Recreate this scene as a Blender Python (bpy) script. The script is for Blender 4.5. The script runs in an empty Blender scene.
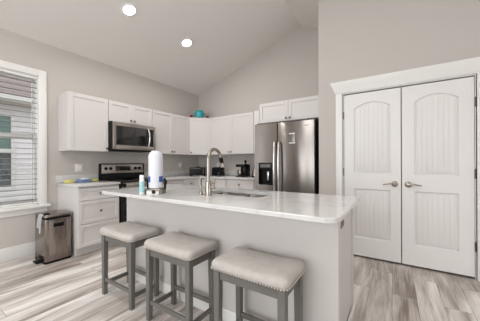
import bpy, bmesh, math, random
from mathutils import Vector, Matrix
random.seed(7)
S = bpy.context.scene
COL = S.collection
PI = math.pi

# ------------------------------------------------------------------ camera, world, light, exposure
YAW, PITCH, ROLL, FPX, PY = 0.580, -0.001, -0.004, 235.2, 163.08
cam_d = bpy.data.cameras.new('camera')
cam = bpy.data.objects.new('camera', cam_d)
COL.objects.link(cam)
fw = Vector((-math.sin(YAW) * math.cos(PITCH), math.cos(YAW) * math.cos(PITCH), math.sin(PITCH)))
rt = Vector((math.cos(YAW), math.sin(YAW), 0))
up = rt.cross(fw)
cr, sr = math.cos(ROLL), math.sin(ROLL)
rt2 = rt * cr + up * sr
up2 = -rt * sr + up * cr
cam.matrix_world = Matrix(((rt2.x, up2.x, -fw.x, 3.933), (rt2.y, up2.y, -fw.y, -4.189),
                           (rt2.z, up2.z, -fw.z, 1.182), (0, 0, 0, 1)))
cam_d.sensor_width = 36.0
cam_d.lens = 36.0 * FPX / 480.0
cam_d.shift_y = (PY - 160.5) / 480.0
cam_d.clip_start = 0.05
S.camera = cam

W = bpy.data.worlds.new('world')
S.world = W
W.use_nodes = True
bgn = W.node_tree.nodes['Background']
bgn.inputs[0].default_value = (0.93, 0.96, 1.0, 1)
bgn.inputs[1].default_value = 2.3

def area(name, loc, target, sx, sy, power, color=(1, 1, 1)):
    d = bpy.data.lights.new(name, 'AREA')
    d.shape = 'RECTANGLE'
    d.size, d.size_y, d.energy, d.color = sx, sy, power, color
    o = bpy.data.objects.new(name, d)
    COL.objects.link(o)
    o.location = loc
    o.rotation_euler = (Vector(target) - Vector(loc)).to_track_quat('-Z', 'Y').to_euler()
    return o
# daylight entering through the patio glazing behind the camera and the window of the living room side
area('patio_daylight', (2.6, -7.15, 1.35), (2.6, 0, 1.35), 3.4, 2.2, 50.0, (0.95, 0.98, 1.0))
area('living_room_daylight', (7.1, -3.6, 1.45), (0, -3.6, 1.45), 3.0, 2.0, 4.0, (0.95, 0.98, 1.0))
# added unseen uplights throwing fill light at the vault; no real fixtures
area('bounce_light', (3.6, -4.7, 2.3), (3.6 - .1, -4.7 + .25, 4.2), 1.4, 1.4, 15.0, (0.95, 0.98, 1.0))
area('bounce_fill', (5.6, -3.4, 2.3), (5.5, -3.2, 4.2), 1.2, 1.2, 16, (0.95, 0.98, 1.0))
area('ceiling_fill', (2.4, -4.6, 3.5), (2.4, -4.6, 0.0), 2.2, 2.6, 100.0, (0.96, 0.985, 1.0))  # one broad unseen panel added overhead to even out the room light

S.view_settings.view_transform = 'Standard'
S.view_settings.look = 'None'
S.view_settings.exposure = 0.16
S.view_settings.gamma = 1.0
S.view_settings.use_curve_mapping = False

# ------------------------------------------------------------------ materials
def lin(c):
    c /= 255.0
    return c / 12.92 if c <= 0.04045 else ((c + 0.055) / 1.055) ** 2.4
def rgb(r, g, b): return (lin(r), lin(g), lin(b), 1.0)

def mat(name, color, rough=0.5, metal=0.0, spec=0.5, bump=None, var=None, coat=0.0):
    """bump=(scale, strength)  var=(scale, amount)"""
    m = bpy.data.materials.new(name)
    m.use_nodes = True
    nt = m.node_tree
    b = nt.nodes['Principled BSDF']
    b.inputs['Base Color'].default_value = color
    b.inputs['Roughness'].default_value = rough
    b.inputs['Metallic'].default_value = metal
    b.inputs['Specular IOR Level'].default_value = spec
    b.inputs['Coat Weight'].default_value = coat
    tc = nt.nodes.new('ShaderNodeTexCoord')
    if var:
        n = nt.nodes.new('ShaderNodeTexNoise')
        n.inputs['Scale'].default_value = var[0]
        n.inputs['Detail'].default_value = 4
        nt.links.new(tc.outputs['Object'], n.inputs['Vector'])
        mr = nt.nodes.new('ShaderNodeMapRange')
        mr.inputs['To Min'].default_value = 1 - var[1]
        mr.inputs['To Max'].default_value = 1 + var[1]
        nt.links.new(n.outputs['Fac'], mr.inputs['Value'])
        mx = nt.nodes.new('ShaderNodeVectorMath')
        mx.operation = 'SCALE'
        mx.inputs[0].default_value = color[:3]
        nt.links.new(mr.outputs['Result'], mx.inputs['Scale'])
        nt.links.new(mx.outputs['Vector'], b.inputs['Base Color'])
    if bump:
        n2 = nt.nodes.new('ShaderNodeTexNoise')
        n2.inputs['Scale'].default_value = bump[0]
        n2.inputs['Detail'].default_value = 3
        nt.links.new(tc.outputs['Object'], n2.inputs['Vector'])
        bp = nt.nodes.new('ShaderNodeBump')
        bp.inputs['Strength'].default_value = bump[1]
        bp.inputs['Distance'].default_value = 0.003
        nt.links.new(n2.outputs['Fac'], bp.inputs['Height'])
        nt.links.new(bp.outputs['Normal'], b.inputs['Normal'])
    return m

def steel(name, color, rough, axis, strength=0.12, aniso=0.0):
    """brushed stainless steel, grain along the given object axis"""
    m = mat(name, color, rough, 1.0)
    nt = m.node_tree
    b = nt.nodes['Principled BSDF']
    tc = nt.nodes.new('ShaderNodeTexCoord')
    mp = nt.nodes.new('ShaderNodeMapping')
    sc = [160.0, 160.0, 160.0]
    sc['xyz'.index(axis)] = 1.2
    if aniso:
        tg = nt.nodes.new('ShaderNodeTangent')
        tg.direction_type = 'RADIAL'
        tg.axis = 'X'
        b.inputs['Anisotropic'].default_value = aniso
        nt.links.new(tg.outputs[0], b.inputs['Tangent'])
    mp.inputs['Scale'].default_value = sc
    n = nt.nodes.new('ShaderNodeTexNoise')
    n.inputs['Scale'].default_value = 1.0
    n.inputs['Detail'].default_value = 5
    mr = nt.nodes.new('ShaderNodeMapRange')
    mr.inputs['To Min'].default_value = rough - strength * 0.6
    mr.inputs['To Max'].default_value = rough + strength
    nt.links.new(tc.outputs['Object'], mp.inputs['Vector'])
    nt.links.new(mp.outputs['Vector'], n.inputs['Vector'])
    nt.links.new(n.outputs['Fac'], mr.inputs['Value'])
    nt.links.new(mr.outputs['Result'], b.inputs['Roughness'])
    return m

def floor_mat():
    m = bpy.data.materials.new('wood_plank_floor')
    m.use_nodes = True
    nt = m.node_tree
    L = nt.links.new
    b = nt.nodes['Principled BSDF']
    tc = nt.nodes.new('ShaderNodeTexCoord')
    sep = nt.nodes.new('ShaderNodeSeparateXYZ')
    L(tc.outputs['Object'], sep.inputs[0])
    com = nt.nodes.new('ShaderNodeCombineXYZ')
    L(sep.outputs['Y'], com.inputs['X'])
    L(sep.outputs['X'], com.inputs['Y'])
    br = nt.nodes.new('ShaderNodeTexBrick')
    br.inputs['Scale'].default_value = 1.0
    br.inputs['Brick Width'].default_value = 1.22
    br.inputs['Row Height'].default_value = 0.178
    br.inputs['Mortar Size'].default_value = 0.0012
    br.inputs['Mortar Smooth'].default_value = 0.1
    br.inputs['Color1'].default_value = (0, 0, 0, 1)
    br.inputs['Color2'].default_value = (1, 1, 1, 1)
    br.inputs['Mortar'].default_value = (0.2, 0.2, 0.2, 1)
    br.offset = 0.37
    br.offset_frequency = 2
    L(com.outputs[0], br.inputs['Vector'])
    # per-plank shift of the grain
    add = nt.nodes.new('ShaderNodeVectorMath')
    add.operation = 'MULTIPLY_ADD'
    L(br.outputs['Color'], add.inputs[0])
    add.inputs[1].default_value = (7.3, 3.1, 0)
    L(com.outputs[0], add.inputs[2])
    def noise(scale, detail, dist):
        mp = nt.nodes.new('ShaderNodeMapping')
        mp.inputs['Scale'].default_value = scale
        n = nt.nodes.new('ShaderNodeTexNoise')
        n.inputs['Scale'].default_value = 1.0
        n.inputs['Detail'].default_value = detail
        n.inputs['Distortion'].default_value = dist
        L(add.outputs[0], mp.inputs['Vector'])
        L(mp.outputs[0], n.inputs['Vector'])
        return n
    n1 = noise((1.1, 7.0, 1), 5, 0.4)     # broad light and dark cathedral streaks
    n2 = noise((3.0, 60.0, 1), 6, 0.6)    # fine grain
    def math_(op, a, bb):
        nd = nt.nodes.new('ShaderNodeMath')
        nd.operation = op
        for i, v in enumerate((a, bb)):
            if isinstance(v, (int, float)): nd.inputs[i].default_value = v
            else: L(v, nd.inputs[i])
        return nd.outputs[0]
    t = math_('MULTIPLY', n1.outputs['Fac'], 1.5)
    t = math_('ADD', t, math_('MULTIPLY', n2.outputs['Fac'], 0.75))
    t = math_('ADD', t, math_('MULTIPLY', br.outputs['Color'], 0.26))
    t = math_('SUBTRACT', t, 0.76)
    rp = nt.nodes.new('ShaderNodeValToRGB')
    e = rp.color_ramp.elements
    e[0].position, e[0].color = 0.18, rgb(*FLOOR_D)
    e[1].position, e[1].color = 0.85, rgb(*FLOOR_L)
    k = e.new(0.5); k.color = rgb(*FLOOR_M)
    L(t, rp.inputs['Fac'])
    mx = nt.nodes.new('ShaderNodeMix')
    mx.data_type = 'RGBA'
    L(br.outputs['Fac'], mx.inputs['Factor'])
    L(rp.outputs['Color'], mx.inputs[6])
    mx.inputs[7].default_value = rgb(96, 86, 78)
    L(mx.outputs[2], b.inputs['Base Color'])
    b.inputs['Roughness'].default_value = 0.42
    bp = nt.nodes.new('ShaderNodeBump')
    bp.inputs['Strength'].default_value = 0.15
    bp.inputs['Distance'].default_value = 0.002
    L(n2.outputs['Fac'], bp.inputs['Height'])
    L(bp.outputs['Normal'], b.inputs['Normal'])
    return m

def quartz_mat():
    m = mat('white_quartz', rgb(208, 206, 204), 0.10, 0.0, 0.55)
    nt = m.node_tree
    L = nt.links.new
    b = nt.nodes['Principled BSDF']
    tc = nt.nodes.new('ShaderNodeTexCoord')
    n = nt.nodes.new('ShaderNodeTexNoise')
    n.inputs['Scale'].default_value = 2.2
    n.inputs['Detail'].default_value = 7
    n.inputs['Distortion'].default_value = 1.4
    L(tc.outputs['Object'], n.inputs['Vector'])
    rp = nt.nodes.new('ShaderNodeValToRGB')
    e = rp.color_ramp.elements
    e[0].position, e[0].color = 0.44, rgb(208, 206, 204)
    e[1].position, e[1].color = 0.56, rgb(208, 206, 204)
    k = e.new(0.5); k.color = rgb(199, 197, 196)
    L(n.outputs['Fac'], rp.inputs['Fac'])
    L(rp.outputs['Color'], b.inputs['Base Color'])
    return m

def emit_mat(name, color, strength):
    m = bpy.data.materials.new(name)
    m.use_nodes = True
    nt = m.node_tree
    nt.nodes.remove(nt.nodes['Principled BSDF'])
    e = nt.nodes.new('ShaderNodeEmission')
    e.inputs[0].default_value = color
    e.inputs[1].default_value = strength
    nt.links.new(e.outputs[0], nt.nodes['Material Output'].inputs[0])
    return m

def glass_mat(name, tint=(1, 1, 1, 1), gloss=0.06):
    m = bpy.data.materials.new(name)
    m.use_nodes = True
    nt = m.node_tree
    nt.nodes.remove(nt.nodes['Principled BSDF'])
    t = nt.nodes.new('ShaderNodeBsdfTransparent')
    t.inputs[0].default_value = tint
    g = nt.nodes.new('ShaderNodeBsdfGlossy')
    g.inputs['Roughness'].default_value = 0.02
    mx = nt.nodes.new('ShaderNodeMixShader')
    mx.inputs[0].default_value = gloss
    nt.links.new(t.outputs[0], mx.inputs[1])
    nt.links.new(g.outputs[0], mx.inputs[2])
    nt.links.new(mx.outputs[0], nt.nodes['Material Output'].inputs[0])
    return m

FLOOR_D, FLOOR_M, FLOOR_L = (132, 120, 111), (192, 183, 176), (234, 230, 226)
M = dict(
    wall=mat('wall_paint', rgb(192, 186, 180), 0.85, 0, 0.25, bump=(220, 0.05)),
    ceil=mat('ceiling_paint', rgb(226, 221, 216), 0.9, 0, 0.2, bump=(160, 0.06)),
    trim=mat('trim_paint', rgb(228, 226, 222), 0.45, var=(3, 0.01)),
    cab=mat('cabinet_paint', rgb(210, 205, 202), 0.42, var=(3, 0.01)),
    island=mat('island_paint', rgb(200, 195, 191), 0.5, var=(2, 0.012)),
    door=mat('door_paint', rgb(226, 223, 220), 0.42, var=(3, 0.01)),
    quartz=quartz_mat(),
    steel_v=steel('brushed_steel_vertical', rgb(138, 132, 127), 0.22, 'z', 0.04, 0.85),
    steel_h=steel('brushed_steel_horizontal', rgb(186, 178, 172), 0.28, 'y'),
    steel_can=steel('brushed_steel_can', rgb(150, 141, 134), 0.24, 'z', 0.08),
    sink=mat('sink_steel', rgb(140, 134, 128), 0.25, 1.0, var=(20, 0.05)),
    nickel=mat('brushed_nickel', rgb(166, 158, 149), 0.27, 1.0, var=(60, 0.04)),
    knob=mat('satin_nickel_knob', rgb(118, 112, 107), 0.35, 1.0, var=(60, 0.04)),
    chrome=mat('bright_handle_steel', rgb(225, 222, 220), 0.22, 1.0, var=(60, 0.02)),
    black=mat('black_plastic', rgb(11, 11, 12), 0.4, 0, 0.2, var=(30, 0.08)),
    dark=mat('dark_charcoal', rgb(22, 21, 21), 0.45, 0, 0.25, var=(30, 0.08)),
    blackglass=mat('black_glass', rgb(14, 14, 15), 0.06, 0, 0.6, var=(10, 0.05)),
    ovenglass=mat('oven_window_glass', rgb(30, 29, 29), 0.05, 0, 0.9, var=(10, 0.05)),
    fabric=mat('grey_upholstery', rgb(181, 175, 169), 0.85, 0, 0.25, bump=(420, 0.35), var=(15, 0.20)),
    stoolwood=mat('grey_washed_wood', rgb(104, 101, 96), 0.55, 0, 0.4, bump=(90, 0.1), var=(24, 0.13)),
    nail=mat('nailhead_steel', rgb(222, 216, 208), 0.3, 1.0, var=(40, 0.03)),
    white=mat('white_plastic', rgb(236, 236, 236), 0.35, var=(20, 0.01)),
    cloth=mat('white_cotton', rgb(230, 228, 228), 0.9, bump=(260, 0.3), var=(20, 0.03)),
    paper=mat('white_wrapped_paper', rgb(216, 218, 224), 0.4, bump=(50, 0.25), var=(14, 0.02)),
    blue=mat('blue_print', rgb(58, 88, 160), 0.4, var=(12, 0.06)),
    teal=mat('teal_glaze', rgb(40, 150, 158), 0.25, var=(16, 0.12)),
    tealdark=mat('dark_teal', rgb(14, 78, 96), 0.3, var=(16, 0.1)),
    aqua=mat('aqua_label', rgb(158, 204, 206), 0.4, var=(60, 0.3)),
    red=mat('dark_red', rgb(120, 34, 30), 0.4, var=(20, 0.1)),
    yellow=mat('yellow_sponge', rgb(206, 198, 118), 0.9, bump=(150, 0.6), var=(40, 0.1)),
    lime=mat('lime_sponge', rgb(200, 198, 116), 0.9, bump=(150, 0.6), var=(40, 0.1)),
    bluecloth=mat('blue_cloth', rgb(116, 134, 166), 0.9, bump=(200, 0.4), var=(36, 0.25)),
    darkred=mat('rubber', rgb(40, 40, 40), 0.7, var=(30, 0.05)),
    lens=emit_mat('light_lens', (1.0, 0.98, 0.95, 1), 260.0),
    glass=glass_mat('window_glass'),
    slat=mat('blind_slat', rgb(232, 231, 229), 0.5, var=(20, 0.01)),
    slatbacklit=mat('blind_slat_backlit', rgb(128, 125, 126), 0.5, var=(20, 0.02)),  # white slats seen against daylight, their backlit shade put into the grey
    outlet=mat('outlet_plastic', rgb(226, 222, 216), 0.4, var=(20, 0.01)),
    taupe=mat('taupe_plastic', rgb(150, 132, 118), 0.5, var=(20, 0.03)),
    shingle=mat('roof_shingle', rgb(114, 104, 101), 0.9, bump=(60, 0.5), var=(14, 0.22)),
    siding=mat('house_siding', rgb(206, 203, 204), 0.7, var=(4, 0.03)),
    gutter=mat('gutter_metal', rgb(196, 194, 192), 0.4, var=(4, 0.02)),
    soffit=mat('soffit_board', rgb(170, 158, 150), 0.7, var=(4, 0.02)),
    reflectglass=mat('green_reflection_pane', rgb(84, 112, 106), 0.08, 0, 0.8, var=(6, 0.1)),  # reflected green painted into the neighbour's upper pane
    greyglass=mat('grey_screened_pane', rgb(64, 70, 72), 0.25, 0, 0.6, var=(6, 0.1)),
    lawn=mat('lawn', rgb(120, 126, 92), 0.95, bump=(60, 0.5), var=(8, 0.2)),
)
M['floor'] = floor_mat()

# ------------------------------------------------------------------ mesh helpers
def box(bm, x0, x1, y0, y1, z0, z1, bev=0.0, seg=2):
    t = bmesh.new()
    vs = [t.verts.new((x, y, z)) for x in (x0, x1) for y in (y0, y1) for z in (z0, z1)]
    for f in ((0, 1, 3, 2), (4, 6, 7, 5), (0, 4, 5, 1), (2, 3, 7, 6), (0, 2, 6, 4), (1, 5, 7, 3)):
        t.faces.new([vs[i] for i in f])
    if bev > 0:
        bmesh.ops.bevel(t, geom=t.edges[:], offset=bev, segments=seg, profile=0.5, affect='EDGES')
    merge(bm, t)

def merge(bm, t, mx=None):
    if mx is not None: t.transform(mx)
    me = bpy.data.meshes.new('tmp')
    t.to_mesh(me)
    t.free()
    bm.from_mesh(me)
    bpy.data.meshes.remove(me)

def prism(bm, pts, axis, a0, a1, bev=0.0):
    """polygon pts (2D) extruded along axis from a0 to a1"""
    def P(p, a):
        if axis == 'x': return (a, p[0], p[1])
        if axis == 'y': return (p[0], a, p[1])
        return (p[0], p[1], a)
    t = bmesh.new()
    A = [t.verts.new(P(p, a0)) for p in pts]
    B = [t.verts.new(P(p, a1)) for p in pts]
    n = len(pts)
    t.faces.new(A)
    t.faces.new(B[::-1])
    for i in range(n):
        t.faces.new((A[i], B[i], B[(i + 1) % n], A[(i + 1) % n]))
    if bev > 0:
        bmesh.ops.bevel(t, geom=t.edges[:], offset=bev, segments=2, profile=0.5, affect='EDGES')
    merge(bm, t)

def lathe(bm, prof, loc=(0, 0, 0), axis='z', n=24):
    """prof = [(r, h)...] revolved"""
    t = bmesh.new()
    rings = []
    for r, h in prof:
        if r < 1e-6:
            rings.append([t.verts.new((0, 0, h))])
        else:
            rings.append([t.verts.new((r * math.cos(2 * PI * k / n), r * math.sin(2 * PI * k / n), h)) for k in range(n)])
    for a, b in zip(rings, rings[1:]):
        for k in range(n):
            k2 = (k + 1) % n
            if len(a) == 1 and len(b) == 1: continue
            if len(a) == 1: t.faces.new((a[0], b[k], b[k2]))
            elif len(b) == 1: t.faces.new((a[k], a[k2], b[0]))
            else: t.faces.new((a[k], a[k2], b[k2], b[k]))
    if len(rings[0]) > 1: t.faces.new(rings[0][::-1])
    if len(rings[-1]) > 1: t.faces.new(rings[-1])
    mx = {'z': Matrix(), 'x': Matrix.Rotation(PI / 2, 4, 'Y'), '-y': Matrix.Rotation(PI / 2, 4, 'X'),
          'y': Matrix.Rotation(-PI / 2, 4, 'X')}[axis]
    merge(bm, t, Matrix.Translation(loc) @ mx)

def tube(bm, pts, r, n=12, caps=True):
    pts = [Vector(p) for p in pts]
    rad = r if isinstance(r, (list, tuple)) else [r] * len(pts)
    t = bmesh.new()
    T0 = (pts[1] - pts[0]).normalized()
    ref = Vector((0, 0, 1)) if abs(T0.z) < 0.9 else Vector((1, 0, 0))
    N = T0.cross(ref).normalized()
    rings = []
    for i, p in enumerate(pts):
        if i == 0: T = T0
        elif i == len(pts) - 1: T = (pts[-1] - pts[-2]).normalized()
        else: T = (pts[i + 1] - pts[i - 1]).normalized()
        N = (N - T * N.dot(T)).normalized()
        B = T.cross(N)
        rings.append([t.verts.new(p + (N * math.cos(2 * PI * k / n) + B * math.sin(2 * PI * k / n)) * rad[i]) for k in range(n)])
    for a, b in zip(rings, rings[1:]):
        for k in range(n):
            t.faces.new((a[k], a[(k + 1) % n], b[(k + 1) % n], b[k]))
    if caps:
        t.faces.new(rings[0][::-1])
        t.faces.new(rings[-1])
    merge(bm, t)

def rrect(w, d, r, n=6, cx=0, cy=0):
    """rounded rectangle outline, counter-clockwise"""
    pts = []
    r = max(min(r, w / 2 - 1e-4, d / 2 - 1e-4), 1e-4)
    for (sx, sy, a0) in ((1, 1, 0), (-1, 1, PI / 2), (-1, -1, PI), (1, -1, 1.5 * PI)):
        for k in range(n + 1):
            a = a0 + PI / 2 * k / n
            pts.append((cx + sx * (w / 2 - r) + r * math.cos(a), cy + sy * (d / 2 - r) + r * math.sin(a)))
    return pts

def loft(bm, loops, cap0=True, cap1=True):
    t = bmesh.new()
    R = [[t.verts.new(p) for p in lp] for lp in loops]
    n = len(loops[0])
    for a, b in zip(R, R[1:]):
        for k in range(n):
            t.faces.new((a[k], a[(k + 1) % n], b[(k + 1) % n], b[k]))
    if cap0: t.faces.new(R[0][::-1])
    if cap1: t.faces.new(R[-1])
    merge(bm, t)

def obj(name, bm, material, parent=None, smooth=35, sub=0):
    bmesh.ops.recalc_face_normals(bm, faces=bm.faces[:])
    me = bpy.data.meshes.new(name)
    bm.to_mesh(me)
    bm.free()
    me.materials.append(M[material] if isinstance(material, str) else material)
    if smooth:
        me.polygons.foreach_set('use_smooth', [True] * len(me.polygons))
        me.set_sharp_from_angle(angle=math.radians(smooth))
    o = bpy.data.objects.new(name, me)
    COL.objects.link(o)
    if parent is not None: o.parent = parent
    if sub:
        md = o.modifiers.new('sub', 'SUBSURF')
        md.levels = md.render_levels = sub
    return o

def at(o, bm, off):  # shift a bmesh built in room coordinates into a thing's own frame
    bm.transform(Matrix.Translation(-Vector(off)))
    return bm

def tag(o, label, cat, group=None, kind=None):
    o['label'] = label
    o['category'] = cat
    if group: o['group'] = group
    if kind: o['kind'] = kind
    return o

def thing(name, label, cat, loc=(0, 0, 0), rz=0.0, group=None):
    o = bpy.data.objects.new(name, None)
    o.empty_display_size = 0.1
    COL.objects.link(o)
    o.location = loc
    o.rotation_euler = (0, 0, rz)
    return tag(o, label, cat, group)

def struct(name, bm, material, label=None, cat=None, parent=None, smooth=30):
    o = obj(name, bm, material, parent, smooth)
    if parent is None:
        o['kind'] = 'structure'
        if label: tag(o, label, cat or name.split('_')[0], None, 'structure')
    return o

def copy_tree(src, loc, rz, label):
    r = src.copy()
    COL.objects.link(r)
    r.location = loc
    r.rotation_euler = (0, 0, rz)
    r['label'] = label
    for ch in list(src.children):
        c = ch.copy()
        COL.objects.link(c)
        c.parent = r
        for g in list(ch.children):
            k = g.copy()
            COL.objects.link(k)
            k.parent = c
    return r

NB = bmesh.new

# ------------------------------------------------------------------ the room
RX1, RY0 = 7.3, -7.3          # extents of the open-plan room
ZC, SL, XR, SR = 2.804, 0.3394, 2.525, 0.40
ZR = ZC + SL * XR
def ceil_z(x): return ZC + SL * x if x <= XR else ZR - SR * (x - XR)

bm = NB(); box(bm, -0.15, RX1 + .15, RY0 - .15, 0.15, -0.12, 0.0)
struct('floor', bm, 'floor', 'grey-beige wood plank floor of the kitchen', 'floor')

# left wall with the window openings
WY0, WY1, WZ0, WZ1 = -4.02, -3.047, 0.640, 2.335
bm = NB()
box(bm, -0.15, 0, WY1, 0.15, 0, ZC + .02)
box(bm, -0.15, 0, RY0 - .15, -5.30, 0, ZC + .02)
box(bm, -0.15, 0, -4.30, WY0, 0, ZC + .02)
box(bm, -0.15, 0, -5.30, -4.30, 0, WZ0)
box(bm, -0.15, 0, -5.30, -4.30, WZ1, ZC + .02)
box(bm, -0.15, 0, WY0, WY1, 0, WZ0)
box(bm, -0.15, 0, WY0, WY1, WZ1, ZC + .02)
struct('wall_left', bm, 'wall', 'greige painted wall with the window and the range on it', 'wall')
# gable wall at the back
bm = NB()
prism(bm, [(0, 0), (RX1 + .15, 0), (RX1 + .15, ceil_z(RX1) + .1), (XR, ZR + .1), (0, ZC + .06)], 'y', 0.0, 0.15)
struct('wall_back', bm, 'wall', 'greige gable wall behind the refrigerator', 'wall')
# pantry block: side towards the refrigerator and front with the double doors
PX, PYF = 3.08, -0.933
DX0, DX1, DZ = 3.385, 4.618, 2.062
bm = NB()
prism(bm, [(PX, 0), (DX0, 0), (DX0, ceil_z(DX0) + .03), (PX, ceil_z(PX) + .03)], 'y', PYF, PYF + .11)
prism(bm, [(DX0, DZ), (DX1, DZ), (DX1, ceil_z(DX1) + .03), (DX0, ceil_z(DX0) + .03)], 'y', PYF, PYF + .11)
prism(bm, [(DX1, 0), (RX1, 0), (RX1, ceil_z(RX1) + .03), (DX1, ceil_z(DX1) + .03)], 'y', PYF, PYF + .11)
prism(bm, [(PX, 0), (PX + .11, 0), (PX + .11, ceil_z(PX + .11) + .03), (PX, ceil_z(PX) + .03)], 'y', PYF + .11, 0.0)
struct('wall_pantry', bm, 'wall', 'greige wall holding the white double pantry doors', 'wall')
# living-room side and rear walls behind the camera, with wide glazed openings
bm = NB()
H1 = ceil_z(RX1) + .05
box(bm, RX1, RX1 + .15, RY0 - .15, -5.3, 0, H1)
box(bm, RX1, RX1 + .15, -2.0, 0.0, 0, H1)
box(bm, RX1, RX1 + .15, -5.3, -2.0, 0, 0.4)
box(bm, RX1, RX1 + .15, -5.3, -2.0, min(2.5, H1 - .02), H1)
struct('wall_right', bm, 'wall', 'greige wall of the living room side with a wide window', 'wall')
bm = NB()
prism(bm, [(-.15, 0), (0.8, 0), (0.8, ceil_z(0.8) + .05), (-.15, ZC + .03)], 'y', RY0 - .15, RY0)
prism(bm, [(4.4, 0), (RX1 + .15, 0), (RX1 + .15, H1), (4.4, ceil_z(4.4) + .05)], 'y', RY0 - .15, RY0)
prism(bm, [(0.8, 2.5), (4.4, 2.5), (4.4, ceil_z(4.4) + .05), (XR, ZR + .05), (0.8, ceil_z(0.8) + .05)], 'y', RY0 - .15, RY0)
struct('wall_front', bm, 'wall', 'greige wall behind the camera with a patio opening', 'wall')
# vaulted ceiling
bm = NB()
prism(bm, [(-.15, ZC - SL * .15), (XR, ZR), (RX1 + .15, ceil_z(RX1 + .15)), (RX1 + .15, ceil_z(RX1 + .15) + .2), (XR, ZR + .2), (-.15, ZC - SL * .15 + .2)], 'y', RY0 - .15, 0.15)
struct('ceiling', bm, 'ceil', 'vaulted greige ceiling with the two recessed lights', 'ceiling')
# baseboards
bm = NB(); box(bm, 0, 0.016, RY0, -2.842, 0, 0.165, 0.004)
struct('baseboard_left', bm, 'trim', 'tall white baseboard under the window', 'baseboard')
bm = NB()
box(bm, PX, 3.296, PYF - .016, PYF, 0, 0.15, 0.004)
box(bm, 4.712, RX1, PYF - .016, PYF, 0, 0.15, 0.004)
struct('baseboard_pantry', bm, 'trim', 'white baseboard beside the pantry door casing', 'baseboard')

# pantry door casing with a flared head
bm = NB()
box(bm, 3.300, 3.380, PYF - .022, PYF, 0, 2.07, 0.004)
box(bm, 4.624, 4.704, PYF - .022, PYF, 0, 2.07, 0.004)
prism(bm, [(3.380, 2.062), (4.624, 2.062), (4.624, 2.075), (3.380, 2.075)], 'y', PYF - .022, PYF)
loft(bm, [[(3.292, PYF, 2.07), (3.292, PYF - .028, 2.07), (4.712, PYF - .028, 2.07), (4.712, PYF, 2.07)],
          [(3.270, PYF, 2.135), (3.270, PYF - .045, 2.135), (4.734, PYF - .045, 2.135), (4.734, PYF, 2.135)],
          [(3.246, PYF, 2.185), (3.246, PYF - .070, 2.185), (4.758, PYF - .070, 2.185), (4.758, PYF, 2.185)],
          [(3.246, PYF, 2.203), (3.246, PYF - .070, 2.203), (4.758, PYF - .070, 2.203), (4.758, PYF, 2.203)]])
# jamb lining
box(bm, 3.380, 3.392, PYF, PYF + .11, 0, 2.062)
box(bm, 4.612, 4.624, PYF, PYF + .11, 0, 2.062)
box(bm, 3.392, 4.612, PYF, PYF + .11, 2.052, 2.062)
struct('trim_1', bm, 'trim', 'white door casing with flared head around the pantry doors', 'trim')

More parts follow.
